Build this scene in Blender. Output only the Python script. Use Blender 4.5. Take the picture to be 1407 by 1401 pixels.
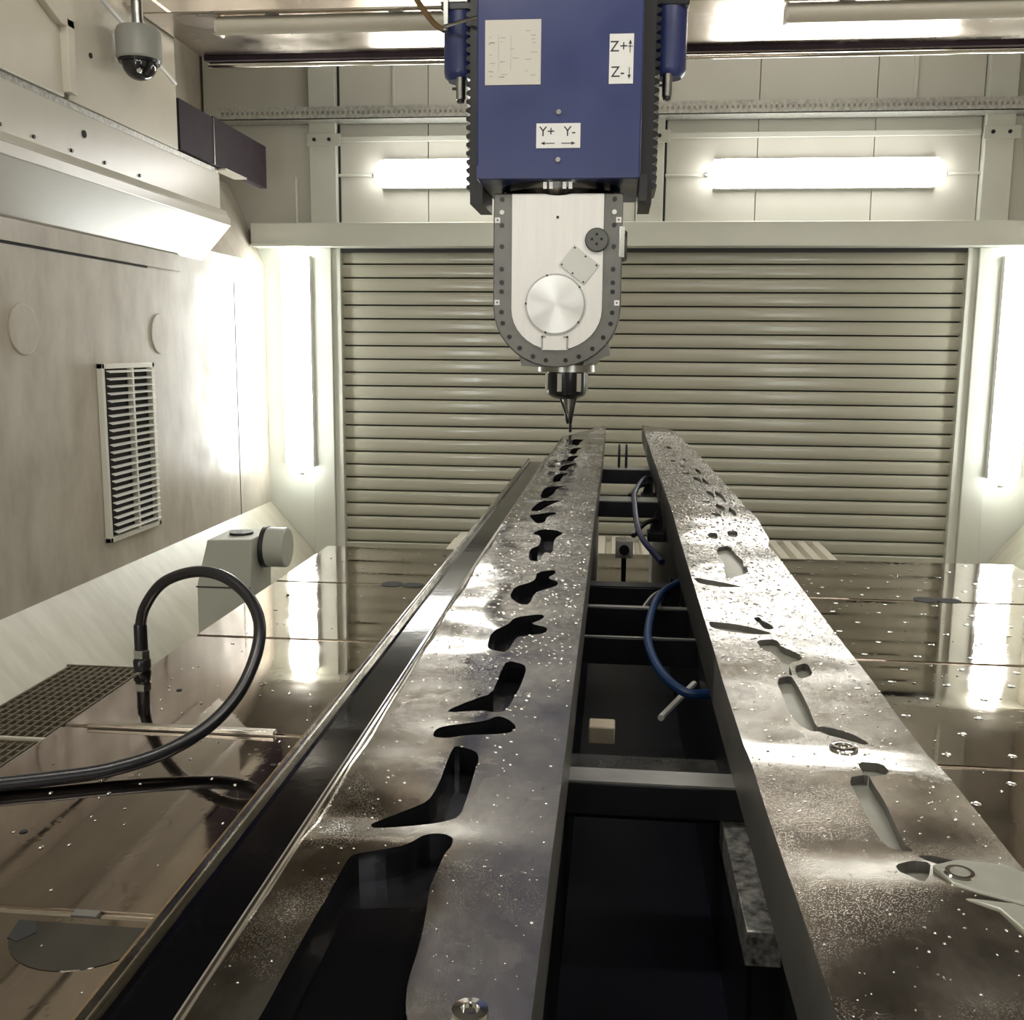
import bpy, bmesh, math, random
from mathutils import Vector, Matrix
from mathutils.geometry import delaunay_2d_cdt

# ---------------------------------------------------------------- scene reset
for o in list(bpy.data.objects): bpy.data.objects.remove(o)
COL = bpy.context.scene.collection
SC = bpy.context.scene
PI = math.pi
CZ = 1.645            # eye height above the floor; all mesh heights below are given relative to it

# ---------------------------------------------------------------- camera
cd = bpy.data.cameras.new('camera'); cam = bpy.data.objects.new('camera', cd); COL.objects.link(cam)
cd.lens = 36.0 * 1400.0 / 1407.0; cd.sensor_width = 36.0; cd.clip_start = 0.02
p_, y_, r_ = math.radians(8.973), math.radians(5.677), math.radians(0.496)
fw = Vector((-math.sin(y_)*math.cos(p_), math.cos(y_)*math.cos(p_), -math.sin(p_)))
rt = Vector((math.cos(y_), math.sin(y_), 0)); up = rt.cross(fw)
r2 = rt*math.cos(r_) + up*math.sin(r_); u2 = up*math.cos(r_) - rt*math.sin(r_)
m4 = Matrix((r2, u2, -fw)).transposed().to_4x4(); m4.translation = (0, 0, CZ)
cam.matrix_world = m4
SC.camera = cam

# ---------------------------------------------------------------- world, light levels, exposure
w = bpy.data.worlds.new('world'); SC.world = w; w.use_nodes = True
w.node_tree.nodes['Background'].inputs[0].default_value = (0.5, 0.48, 0.45, 1)
w.node_tree.nodes['Background'].inputs[1].default_value = 0.02
LAMP_WALL = 15.0      # horizontal lamps above the door
LAMP_CORNER = 24.0    # upright lamps in the corners
LAMP_BRIDGE = 10.0     # strip lamps under the bridge
LAMP_FILL_NEAR = 46.0      # added lamps, out of view at the near end, to brighten the head
LAMP_FILL_FAR = 9.0     # added lamps, out of view beyond the bridge, for the upper back wall
vs = SC.view_settings
vs.view_transform = 'Standard'; vs.look = 'None'; vs.gamma = 1.0; vs.use_curve_mapping = False
vs.exposure = 0.12

# ---------------------------------------------------------------- materials
M = {}
def mat(name, col, rough=.5, metal=0., var=0., vscale=4., vstretch=(1,1,1), col2=None, bump=0., bscale=60.,
        rvar=0., rscale=6., emit=0., ecol=(1,1,1), aniso=False, speck=None, matte=None, drops=0., dscale=260., spec=.5, coat=0.):
    m = bpy.data.materials.new(name); m.use_nodes = True; nt = m.node_tree; N = nt.nodes; L = nt.links
    b = N['Principled BSDF']
    b.inputs['Base Color'].default_value = (*col, 1); b.inputs['Roughness'].default_value = rough
    b.inputs['Metallic'].default_value = metal; b.inputs['Specular IOR Level'].default_value = spec
    b.inputs['Coat Weight'].default_value = coat
    tc = N.new('ShaderNodeTexCoord')
    def noise(scale, detail=5., stretch=(1,1,1), rough_=.6):
        mp = N.new('ShaderNodeMapping'); mp.inputs['Scale'].default_value = stretch
        L.new(tc.outputs['Object'], mp.inputs[0])
        n = N.new('ShaderNodeTexNoise'); n.inputs['Scale'].default_value = scale
        n.inputs['Detail'].default_value = detail; n.inputs['Roughness'].default_value = rough_
        L.new(mp.outputs[0], n.inputs[0]); return n
    if var > 0:
        n = noise(vscale, 6., vstretch)
        r = N.new('ShaderNodeValToRGB'); r.color_ramp.elements[0].position = .32; r.color_ramp.elements[1].position = .68
        c2 = col2 or tuple(c*(1-var) for c in col)
        r.color_ramp.elements[0].color = (*c2, 1); r.color_ramp.elements[1].color = (*col, 1)
        L.new(n.outputs[0], r.inputs[0]); L.new(r.outputs[0], b.inputs['Base Color'])
    if rvar > 0:
        n = noise(rscale, 4.)
        mr = N.new('ShaderNodeMapRange'); mr.inputs[1].default_value = .35; mr.inputs[2].default_value = .65
        mr.inputs[3].default_value = max(.01, rough-rvar); mr.inputs[4].default_value = rough+rvar
        L.new(n.outputs[0], mr.inputs[0]); L.new(mr.outputs[0], b.inputs['Roughness'])
    if speck:          # fine spray of droplets on the far, wetter stretch of a long part
        n = noise(speck, 2., (1,.45,1), .7)
        mr = N.new('ShaderNodeMapRange'); mr.inputs[1].default_value = .42; mr.inputs[2].default_value = .6
        mr.inputs[3].default_value = .22; mr.inputs[4].default_value = 1.25
        L.new(n.outputs[0], mr.inputs[0])
        sx = N.new('ShaderNodeSeparateXYZ'); L.new(tc.outputs['Object'], sx.inputs[0])
        my = N.new('ShaderNodeMapRange'); my.inputs[1].default_value = .8; my.inputs[2].default_value = 1.5
        my.inputs[3].default_value = .12; my.inputs[4].default_value = .8
        L.new(sx.outputs[1], my.inputs[0])
        mx = N.new('ShaderNodeMix'); mx.data_type = 'RGBA'; mx.blend_type = 'MULTIPLY'
        L.new(my.outputs[0], mx.inputs[0])
        src = b.inputs['Base Color'].links[0].from_socket if b.inputs['Base Color'].links else None
        if src: L.new(src, mx.inputs[6])
        else: mx.inputs[6].default_value = (*col, 1)
        L.new(mr.outputs[0], mx.inputs[7]); L.new(mx.outputs[2], b.inputs['Base Color'])
    if matte:          # milled strip of coarser finish beyond a given x
        sx = N.new('ShaderNodeSeparateXYZ'); L.new(tc.outputs['Object'], sx.inputs[0])
        mm = N.new('ShaderNodeMapRange'); mm.inputs[1].default_value = matte[0]; mm.inputs[2].default_value = matte[1]
        mm.inputs[3].default_value = 0.; mm.inputs[4].default_value = matte[2]
        L.new(sx.outputs[0], mm.inputs[0])
        ad = N.new('ShaderNodeMath'); ad.operation = 'ADD'; L.new(mm.outputs[0], ad.inputs[0])
        if b.inputs['Roughness'].links: L.new(b.inputs['Roughness'].links[0].from_socket, ad.inputs[1])
        else: ad.inputs[1].default_value = rough
        L.new(ad.outputs[0], b.inputs['Roughness'])
    last = None
    if bump > 0:
        n = noise(bscale, 3.)
        bp = N.new('ShaderNodeBump'); bp.inputs['Strength'].default_value = bump; bp.inputs['Distance'].default_value = .002
        L.new(n.outputs[0], bp.inputs['Height']); last = bp
    if drops > 0:
        v = N.new('ShaderNodeTexVoronoi'); v.inputs['Scale'].default_value = dscale
        L.new(tc.outputs['Object'], v.inputs[0])
        mr = N.new('ShaderNodeMapRange'); mr.inputs[1].default_value = .0; mr.inputs[2].default_value = .42
        mr.inputs[3].default_value = 1.; mr.inputs[4].default_value = 0.
        L.new(v.outputs['Distance'], mr.inputs[0])
        n = noise(14., 3.); mk = N.new('ShaderNodeMapRange'); mk.inputs[1].default_value = .48; mk.inputs[2].default_value = .6
        L.new(n.outputs[0], mk.inputs[0])
        mu = N.new('ShaderNodeMath'); mu.operation = 'MULTIPLY'; L.new(mr.outputs[0], mu.inputs[0]); L.new(mk.outputs[0], mu.inputs[1])
        bp = N.new('ShaderNodeBump'); bp.inputs['Strength'].default_value = drops; bp.inputs['Distance'].default_value = .0015
        L.new(mu.outputs[0], bp.inputs['Height'])
        if last: L.new(last.outputs[0], bp.inputs['Normal'])
        last = bp
    if last: L.new(last.outputs[0], b.inputs['Normal'])
    if emit > 0:
        b.inputs['Emission Color'].default_value = (*ecol, 1); b.inputs['Emission Strength'].default_value = emit
    if aniso:
        b.inputs['Anisotropic'].default_value = .85
        t = N.new('ShaderNodeTangent'); t.direction_type = 'RADIAL'; t.axis = 'Y'; L.new(t.outputs[0], b.inputs['Tangent'])
    M[name] = m; return m

mat('wall_paint', (.58,.57,.505), .45, var=.12, vscale=2.2)
mat('panel_paint', (.56,.55,.485), .4, var=.08, vscale=1.5)
mat('frame_paint', (.60,.61,.54), .4, var=.07, vscale=3.)
mat('splashed_paint', (.50,.46,.385), .42, var=.4, vscale=5.5, vstretch=(1,1.2,.55), col2=(.36,.315,.255), bump=.15, bscale=30., rvar=.1)
mat('stained_skirt', (.55,.525,.43), .42, var=.4, vscale=9., vstretch=(.5,1.6,.5), col2=(.44,.41,.315), bump=.1, bscale=40.)
mat('concrete', (.22,.2,.17), .7, var=.3, vscale=5.)
mat('dark_ceiling', (.16,.145,.125), .8)
mat('dark_hall', (.08,.075,.07), .85)
mat('stainless', (.56,.49,.42), .22, 1., bump=.25, bscale=18., rvar=.08, rscale=3.)
mat('polished_lip', (.75,.72,.68), .1, 1.)
mat('cream_cover', (.62,.58,.48), .35, var=.1, vscale=3.)
mat('runway_paint', (.52,.495,.425), .3, var=.06, vscale=2.5, vstretch=(1,1.5,.4))
mat('dark_cover', (.03,.018,.026), .65, var=.3, vscale=12., spec=.2)
mat('perforated_steel', (.42,.41,.37), .35, .7, var=.6, vscale=60., bump=.4, bscale=90.)
mat('tray_steel', (.62,.63,.58), .35, .5, var=.4, vscale=70.)
mat('door_paint', (.425,.415,.335), .2, var=.1, vscale=1.3, rvar=.06, rscale=3.)
mat('dark_gap', (.02,.02,.02), .8)
mat('lamp_wall', (1,1,1), .4, emit=LAMP_WALL, ecol=(1,.985,.95))
mat('lamp_corner', (1,1,1), .4, emit=LAMP_CORNER, ecol=(.97,1,.97))
mat('lamp_bridge', (1,1,1), .4, emit=LAMP_BRIDGE, ecol=(1,.97,.9))
mat('fill_near', (1,1,1), .4, emit=LAMP_FILL_NEAR, ecol=(1,.96,.88))
mat('fill_far', (1,1,1), .4, emit=LAMP_FILL_FAR, ecol=(1,.97,.9))
mat('lamp_base', (.7,.7,.66), .4)
mat('blue_paint', (.027,.04,.15), .33, var=.2, vscale=3., rvar=.05, coat=.2)
mat('black_rubber', (.012,.012,.013), .45)
mat('hose_rubber', (.012,.012,.015), .32)
mat('black_metal', (.03,.03,.032), .28, .6)
mat('dark_chrome', (.12,.12,.12), .14, 1.)
mat('chrome', (.7,.7,.68), .1, 1.)
mat('steel', (.36,.36,.34), .3, 1., var=.15, vscale=12.)
mat('head_steel', (.17,.167,.155), .36, .6, var=.2, vscale=9.)
mat('head_face', (.80,.79,.76), .3, .1, var=.06, vscale=12., vstretch=(6,1,.4))
mat('brushed_disc', (.75,.75,.73), .34, .7, aniso=True)
mat('plate_grey', (.52,.52,.49), .35, .5)
mat('port_grey', (.11,.11,.105), .4, .3)
mat('inset_steel', (.155,.152,.148), .1, 1.)
mat('paper', (.60,.58,.52), .6)
mat('print_faint', (.36,.35,.33), .6)
mat('print_black', (.02,.02,.03), .6)
mat('sticker_white', (.78,.78,.76), .5)
mat('table_steel', (.39,.33,.28), .04, 1., var=.25, vscale=3., vstretch=(2.5,.6,1), col2=(.27,.225,.19), bump=.012, bscale=9., rvar=.035, rscale=5., drops=.03, dscale=60.)
mat('seam_steel', (.62,.57,.50), .25, 1., var=.2, vscale=20.)
mat('table_side', (.2,.19,.17), .5, .5)
mat('spar_metal', (.50,.475,.43), .13, 1., var=.25, vscale=9., col2=(.34,.315,.275), bump=.05, bscale=25., rvar=.06, rscale=8., drops=.12, dscale=800., speck=130., matte=(-.10,-.085,.13))
mat('spar_metal_pale', (.55,.525,.475), .18, 1., var=.2, vscale=9., col2=(.40,.37,.325), bump=.05, bscale=25., rvar=.06, rscale=8., drops=.12, dscale=800., speck=120.)
mat('spar_side', (.17,.163,.147), .4, .35, var=.3, vscale=14.)
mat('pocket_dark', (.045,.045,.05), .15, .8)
mat('pocket_pale', (.42,.42,.36), .4, .6, var=.15, vscale=30.)
mat('gloss_black', (.003,.003,.004), .06, 0., bump=.04, bscale=40., spec=.25)  # near-black gloss for the pocket and channel floors
mat('sealant', (.16,.10,.035), .5, var=.4, vscale=30.)
mat('fixture_black', (.012,.012,.018), .4, .3, var=.4, vscale=20.)
mat('shade_navy', (.004,.005,.013), .4, .2)
mat('fixture_grey', (.34,.34,.32), .4, .6, var=.25, vscale=25.)
mat('wet_speckled', (.55,.54,.50), .3, .5, var=.95, vscale=110., col2=(.05,.05,.05), drops=.4)
mat('fixture_wet', (.10,.10,.09), .25, .5, var=.9, vscale=90., col2=(.01,.01,.012), drops=.6)
mat('hose_blue', (.008,.032,.10), .35)
mat('hose_navy', (.01,.014,.05), .35)
mat('bright_blue', (.01,.12,.55), .3)
mat('wood_block', (.62,.53,.40), .6, var=.1, vscale=20.)
mat('white_stick', (.75,.74,.7), .4)
mat('white_plastic', (.75,.74,.68), .4)
mat('grate_metal', (.20,.17,.12), .5, .5, var=.3, vscale=15.)
mat('camera_grey', (.30,.30,.27), .4)
mat('smoked_glass', (.012,.010,.012), .04, 0., spec=.7)
mat('clear_rim', (.8,.8,.8), .08, .8)
mat('vent_frame', (.62,.60,.52), .4)
mat('vent_slat', (.74,.73,.68), .3)

# ---------------------------------------------------------------- mesh builder
class MB:
    def __init__(s): s.v = []; s.f = []; s.mi = []
    def add(s, vs_, fs, mi=0):
        n = len(s.v); s.v += [tuple(a) for a in vs_]; s.f += [tuple(i+n for i in f) for f in fs]; s.mi += [mi]*len(fs); return s
    def box(s, x0, x1, y0, y1, z0, z1, mi=0):
        v = [(x0,y0,z0),(x1,y0,z0),(x1,y1,z0),(x0,y1,z0),(x0,y0,z1),(x1,y0,z1),(x1,y1,z1),(x0,y1,z1)]
        return s.add(v, [(0,3,2,1),(4,5,6,7),(0,1,5,4),(1,2,6,5),(2,3,7,6),(3,0,4,7)], mi)
    def prism(s, poly, axis, a0, a1, mi=0):
        def P(u, v, a): return {'y':(u,a,v), 'x':(a,u,v), 'z':(u,v,a)}[axis]
        n = len(poly); v = [P(u,q,a0) for u,q in poly] + [P(u,q,a1) for u,q in poly]
        f = [tuple(range(n))[::-1], tuple(range(n,2*n))] + [(i,(i+1)%n,(i+1)%n+n,i+n) for i in range(n)]
        return s.add(v, f, mi)
    def lathe(s, prof, c, axis='z', seg=24, mi=0):
        v = []; f = []
        for r, h in prof:
            for k in range(seg):
                a = 2*PI*k/seg; u, q = r*math.cos(a), r*math.sin(a)
                v.append({'z':(c[0]+u,c[1]+q,c[2]+h), 'y':(c[0]+u,c[1]+h,c[2]+q), 'x':(c[0]+h,c[1]+u,c[2]+q)}[axis])
        for i in range(len(prof)-1):
            for k in range(seg):
                k2 = (k+1)%seg; f.append((i*seg+k, i*seg+k2, (i+1)*seg+k2, (i+1)*seg+k))
        f.append(tuple(range(seg))[::-1]); f.append(tuple((len(prof)-1)*seg+k for k in range(seg)))
        return s.add(v, f, mi)
    def cyl(s, c, axis, r, h, seg=20, mi=0, r2=None):
        return s.lathe([(r,0),(r if r2 is None else r2,h)], c, axis, seg, mi)
    def tube(s, pts, r, seg=10, sub=8, mi=0):
        P = [Vector(p) for p in pts]; Q = []
        if len(P) == 2: Q = P
        else:
            E_ = [P[0]*2-P[1]] + P + [P[-1]*2-P[-2]]
            for i in range(1, len(E_)-2):
                a,b,c,d = E_[i-1:i+3]
                for k in range(sub):
                    t = k/sub
                    Q.append(.5*((2*b)+(c-a)*t+(2*a-5*b+4*c-d)*t*t+(3*b-a-3*c+d)*t**3))
            Q.append(P[-1])
        v = []; nrm = None
        for i, q in enumerate(Q):
            t = (Q[min(i+1,len(Q)-1)]-Q[max(i-1,0)]).normalized()
            if nrm is None: nrm = t.orthogonal().normalized()
            nrm = (nrm - t*nrm.dot(t)).normalized(); b = t.cross(nrm)
            for k in range(seg):
                a = 2*PI*k/seg; v.append(tuple(q+(nrm*math.cos(a)+b*math.sin(a))*r))
        f = [(i*seg+k, i*seg+(k+1)%seg, (i+1)*seg+(k+1)%seg, (i+1)*seg+k) for i in range(len(Q)-1) for k in range(seg)]
        f += [tuple(range(seg))[::-1], tuple((len(Q)-1)*seg+k for k in range(seg))]
        return s.add(v, f, mi)
    def mesh(s, name, mats, sharp=35):
        me = bpy.data.meshes.new(name); me.from_pydata(s.v, [], s.f)
        bm = bmesh.new(); bm.from_mesh(me); bmesh.ops.recalc_face_normals(bm, faces=bm.faces); bm.to_mesh(me); bm.free()
        for m in (mats if isinstance(mats, (list,tuple)) else [mats]): me.materials.append(M[m])
        me.polygons.foreach_set('material_index', s.mi)
        me.polygons.foreach_set('use_smooth', [True]*len(me.polygons)); me.set_sharp_from_angle(angle=math.radians(sharp))
        return me
    def build(s, name, mats, parent=None, bevel=0., loc=None, label=None, sharp=35):
        return put(name, s.mesh(name, mats, sharp), parent, bevel, loc, label)

def wloc(o):
    v = Vector(o.location)
    while o.parent: o = o.parent; v += Vector(o.location)
    return v
def put(name, me, parent=None, bevel=0., loc=None, label=None):
    o = bpy.data.objects.new(name, me); COL.objects.link(o)
    base = Vector((0,0,CZ)) + Vector(loc or (0,0,0))
    if parent: o.parent = parent; base -= wloc(parent)
    o.location = base
    if bevel:
        b = o.modifiers.new('bevel','BEVEL'); b.width = bevel; b.segments = 2; b.limit_method = 'ANGLE'; b.angle_limit = .6
    if label: o['label'] = label
    return o
def thing(name, label, cat, base, group=None):
    o = bpy.data.objects.new(name, None); COL.objects.link(o); o.empty_display_size = .05
    o.location = Vector((0,0,CZ)) + Vector(base); return tag(o, label, cat, group)
def tag(o, label, cat, group=None):
    o['label'] = label; o['category'] = cat
    if group: o['group'] = group
    return o
def struct(o, label=None):
    o['kind'] = 'structure'
    if label: o['label'] = label
    return o
def rbox(x0,x1,z0,z1,r,n=6):
    P = []
    for cx,cz,a0 in ((x1-r,z1-r,0),(x0+r,z1-r,90),(x0+r,z0+r,180),(x1-r,z0+r,270)):
        for k in range(n+1):
            a = math.radians(a0+90*k/n); P.append((cx+r*math.cos(a), cz+r*math.sin(a)))
    return P
def text(body, x, y, z, size, parent, name='lettering', material='print_black', bold=0.):
    c = bpy.data.curves.new('t','FONT'); c.body = body; c.size = size; c.extrude = .0004; c.offset = bold
    c.align_x = 'CENTER'; c.align_y = 'CENTER'
    t = bpy.data.objects.new('t', c); COL.objects.link(t)
    dg = bpy.context.evaluated_depsgraph_get(); me = bpy.data.meshes.new_from_object(t.evaluated_get(dg))
    bpy.data.objects.remove(t)
    me.transform(Matrix.Rotation(PI/2, 4, 'X')); me.transform(Matrix.Translation((x,y,z)))
    me.materials.clear(); me.materials.append(M[material])
    return put(name, me, parent)

# ================================================================ THE ROOM
YB = 6.2
FL = -1.645
struct(MB().box(-2.6,2.9,-1.7,6.4,FL-.1,FL).build('floor','concrete'))
struct(MB().box(-2.6,2.9,-1.7,6.4,2.3,2.4).build('ceiling','dark_ceiling'))
struct(MB().box(-2.6,2.9,-1.8,-1.7,FL,2.3).build('wall_front','wall_paint'))
# left wall: flat lower sheet, leaning top near the far corner
wl = struct(MB().box(-2.25,-2.15,-1.7,YB,FL,.5).build('wall_left','splashed_paint'))
struct(MB().box(-2.6,-2.52,-1.7,6.4,.5,2.3)
            .prism([(-2.15,.5),(-2.25,.5),(-2.52,.97),(-2.36,.97)],'y',5.2,YB)
            .prism([(-2.25,.44),(-2.25,.5),(-2.52,.52),(-2.52,.44)],'y',-1.7,5.2).build('wall_left_upper','splashed_paint'))
MB().box(-2.15,-2.138,-1.7,4.95,.362,.44).build('overlap_strip','splashed_paint',wl)
MB().box(-2.15,-2.1485,5.675,5.683,-1.2,.36).build('sheet_joint','dark_gap',wl)
MB().box(-2.15,-2.1485,-1.7,4.6,.352,.362).build('sheet_joint','dark_gap',wl)
struct(MB().box(2.47,2.6,-1.7,YB,FL,2.3).build('wall_right','splashed_paint'))
sk = struct(MB().prism([(-2.15,-.965),(-1.555,FL),(-2.15,FL)],'y',-1.7,YB-.005).build('trim_1','stained_skirt'))
MB().prism([(-1.9095,-1.2378),(-1.5565,-1.6405),(-1.5565,-1.6385),(-1.9095,-1.2358)],'y',5.1,5.108).build('sheet_joint','dark_gap',sk)
struct(MB().prism([(2.47,-.93),(1.9,FL),(2.47,FL)],'y',-1.7,YB-.005).build('trim_2','stained_skirt'))

# back wall: backing, sheets above the door, posts, side panels
wb = struct(MB().box(-2.6,2.9,6.26,6.4,.6,2.3).box(-2.6,-1.72,6.26,6.4,FL,.6).box(2.03,2.9,6.26,6.4,FL,.6).build('wall_back','wall_paint'))
for x0,x1 in ((-2.5,-1.843),(-1.665,-1.135),(-1.131,-.555),(-.551,.09),(.265,.778),(.782,1.428),(1.432,2.01),(2.19,2.6)):
    MB().box(x0,x1,6.205,6.26,.70,2.3).build('wall_panel','panel_paint',wb,bevel=.002)
for x0,x1 in ((-1.839,-1.678),(.094,.250),(2.015,2.172)):
    po = MB().box(x0,x1,6.15,6.255,.70,2.3).build('post','frame_paint',wb,bevel=.004)
    MB().box(x0-.012,x1+.03,6.14,6.15,1.175,1.245).build('bracket','frame_paint',po,bevel=.002)
    for dx in (.035,.125): MB().cyl((x0+dx,6.132,1.212),'y',.011,.01,10).build('bolt','black_metal',po)
    MB().box(x1+.001,x1+.011,6.2,6.207,.73,2.3).build('shadow_joint','dark_gap',po)
MB().box(-2.2,-1.725,6.2,6.26,FL,.6).build('side_panel','frame_paint',wb)
MB().box(2.04,2.47,6.2,6.26,FL,.6).build('side_panel','frame_paint',wb)
MB().box(-1.86,-1.725,6.17,6.2,FL,.592).build('side_post','frame_paint',wb,bevel=.004)
MB().box(2.04,2.165,6.17,6.2,FL,.592).build('side_post','frame_paint',wb,bevel=.004)
lin = struct(MB().box(-2.19,2.47,6.08,6.26,.592,.731).build('trim_3','frame_paint',bevel=.006))
MB().box(-2.19,2.47,6.06,6.08,.592,.604).build('flange','frame_paint',lin)
an = MB().box(-1.66,.08,6.17,6.2,1.205,1.232).box(.28,2.0,6.17,6.2,1.205,1.232).build('angle_rail','frame_paint',wb)
MB().box(1.62,1.64,6.185,6.205,1.38,2.2).build('drop_pipe','frame_paint',wb)
MB().box(-1.34,-1.32,6.185,6.205,1.38,2.2).build('drop_pipe','frame_paint',wb)

# roller door
dr = struct(MB().box(-1.7,2.01,6.275,6.29,FL,.6).build('door_1','dark_gap'))
pitch = .0815
s = MB(); pr = []
for k in range(9):
    t = k/8; pr.append((6.232-.0075*min(1.,math.sin(PI*t)*1.9)**.5-.0012*math.sin(PI*t), .003+t*(pitch-.009)))
s.prism(pr+[(6.27,pitch-.006),(6.27,.004)],'x',-1.69,2.0)
sme = s.mesh('door_slat','door_paint')
z = .585; k = 0
while z > -1.18:
    put('door_slat', sme, dr, 0., (0,0,z-pitch)); z -= pitch; k += 1
MB().box(-1.69,2.0,6.20,6.27,z-.11,z-.004).build('bottom_rail','door_paint',dr,bevel=.004)
MB().box(-.95,-.78,6.18,6.2,z-.09,z-.002).build('rubber_block','black_rubber',dr)
MB().box(1.17,1.34,6.18,6.2,z-.10,z-.012).build('rubber_block','black_rubber',dr)
MB().box(-1.725,-1.672,6.19,6.27,FL,.592).build('guide_rail','frame_paint',dr,bevel=.003)
MB().box(1.985,2.04,6.19,6.27,FL,.592).build('guide_rail','frame_paint',dr,bevel=.003)
MB().box(-1.68,1.99,6.2,6.225,.570,.592).build('top_seal','black_rubber',dr)

# cable tray
t = thing('cable_tray','long perforated metal cable tray running above the roller door','cable tray',(.1,6.13,1.3))
MB().box(-2.35,2.47,6.05,6.2,1.308,1.313).build('tray_base','tray_steel',t)
MB().box(-2.35,2.47,6.05,6.054,1.308,1.378).build('side_rail','tray_steel',t)
MB().box(-2.35,2.47,6.194,6.198,1.308,1.378).build('side_rail','tray_steel',t)
st = MB()
for i in range(160): st.box(-2.33+i*.03,-2.318+i*.03,6.0485,6.0502,1.335,1.352)
o = st.build('perforation','perforated_steel',t); o['kind'] = 'stuff'

# ================================================================ LAMPS
def wall_lamp(x0,x1,z0,z1,y,matn,label,group,vertical=False):
    cx, cz = (x0+x1)/2, (z0+z1)/2
    t = thing('fluorescent_lamp',label,'lamp',(cx,y,cz),group)
    prof = [(.0,.0)]
    w_, h_ = x1-x0, z1-z0
    L_, W_ = (h_, w_) if vertical else (w_, h_)
    # diffuser: rounded trough swept along its length, tapering at both ends
    sec = []
    for k in range(13):
        a = PI*k/12; sec.append((math.cos(a)*W_/2, math.sin(a)**.6*.055))
    steps = [(-L_/2,.45),(-L_/2+.012,.72),(-L_/2+.035,.9),(-L_/2+.07,1.),(L_/2-.07,1.),(L_/2-.035,.9),(L_/2-.012,.72),(L_/2,.45)]
    v = []; f = []
    for d, sc in steps:
        for a, b in sec:
            a2, b2 = a*sc, b*(.55+.45*sc)
            v.append((cx+a2, y-.055-b2, cz+d) if vertical else (cx+d, y-.055-b2, cz+a2))
    n = len(sec)
    for i in range(len(steps)-1):
        for k in range(n-1): f.append((i*n+k,i*n+k+1,(i+1)*n+k+1,(i+1)*n+k))
        f.append((i*n+n-1,i*n,(i+1)*n,(i+1)*n+n-1))
    f.append(tuple(range(n))); f.append(tuple((len(steps)-1)*n+k for k in range(n)))
    MB().add(v,f).build('diffuser',matn,t,sharp=60)
    if vertical: MB().box(x0-.001,x1+.001,y-.055,y,z0+.03,z1-.03).build('lamp_body','lamp_base',t)
    else: MB().box(x0+.03,x1-.03,y-.055,y,z0-.001,z1+.001).build('lamp_body','lamp_base',t)
    for sgn in (-1,1):
        c = (cx,y-.02,cz+sgn*L_/2) if vertical else (cx+sgn*L_/2,y-.02,cz)
        MB().cyl((c[0]-(0 if vertical else .02),c[1],c[2]-(.02 if vertical else 0)),'z' if vertical else 'x',.014,.04,12).build('cable_gland','steel',t)
    return t
wall_lamp(-1.44,-.14,.935,1.095,6.2,'lamp_wall','lit horizontal fluorescent lamp partly hidden behind the blue milling ram','lamps above the roller door')
wall_lamp(.502,1.806,.920,1.080,6.2,'lamp_wall','lit horizontal fluorescent lamp in full view right of the blue milling ram','lamps above the roller door')
wall_lamp(-2.015,-1.845,-.763,.575,6.17,'lamp_corner','lit upright fluorescent lamp in the left corner beside the roller door','upright corner lamps',True)
wall_lamp(2.165,2.335,-.752,.573,6.17,'lamp_corner','lit upright fluorescent lamp in the right corner beside the roller door','upright corner lamps',True)
def front_lamp(x0,x1,z0,z1,matn,label,vertical=False):
    t = wall_lamp(x0,x1,z0,z1,0.,matn,label,'lamps on the near end wall',vertical)
    t.rotation_euler.z = PI; t.location.x = (x0+x1)/2; t.location.y = -1.7
front_lamp(-1.44,-.14,.935,1.095,'lamp_wall','horizontal fluorescent lamp on the near end wall, left half')
front_lamp(.502,1.806,.920,1.080,'lamp_wall','horizontal fluorescent lamp on the near end wall, right half')
front_lamp(-2.015,-1.845,-.763,.575,'lamp_corner','upright fluorescent lamp in the left corner of the near end wall',True)
front_lamp(2.165,2.335,-.752,.573,'lamp_corner','upright fluorescent lamp in the right corner of the near end wall',True)
def conduit(pts,label):
    return tag(MB().tube(pts,.009,8,4).build('conduit','frame_paint'),label,'pipe')
conduit([(-1.70,6.19,1.015),(-1.47,6.19,1.015)],'thin pipe feeding the lamp behind the ram, on its left')
conduit([(.26,6.19,1.0),(.47,6.19,1.0)],'thin short pipe joining the lamp right of the ram, at its left end')
conduit([(1.84,6.19,1.0),(2.02,6.19,1.0)],'thin short pipe joining the lamp right of the ram, at its right end')
conduit([(-1.93,6.17,.62),(-1.93,6.17,1.0)],'thin upright pipe above the left corner lamp')

# strip lamps under the bridge, their open side turned down towards the door
def strip_lamp(x0,x1,label):
    t = thing('bridge_strip_lamp',label,'lamp',((x0+x1)/2,4.38,1.3),'strip lamps under the bridge')
    yc, zc = 4.38, 1.318
    pr = []
    for k in range(9):
        a = math.radians(100+150*k/8); pr.append((yc+.062*math.cos(a), zc+.04*math.sin(a)))
    inn = [(yc+(p[0]-yc)*.9, zc+(p[1]-zc)*.9) for p in pr[::-1]]
    MB().prism(pr+inn,'x',x0,x1).build('hood','cream_cover',t)
    MB().cyl((x0+.03,yc+.004,zc+.004),'x',.017,x1-x0-.06,12).build('tube','lamp_bridge',t)
    MB().prism(rbox(yc-.055,yc+.04,zc-.036,zc+.036,.02,4),'x',x0-.006,x0+.004).build('end_cap','cream_cover',t)
    MB().prism(rbox(yc-.055,yc+.04,zc-.036,zc+.036,.02,4),'x',x1-.004,x1+.006).build('end_cap','cream_cover',t)
    for xh in (x0+.2,x1-.26): MB().box(xh,xh+.06,yc-.02,yc+.02,zc+.03,1.3598).build('hanger','steel',t)
strip_lamp(-1.68,-.70,'hooded strip lamp under the bridge, left of the blue ram')
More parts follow.
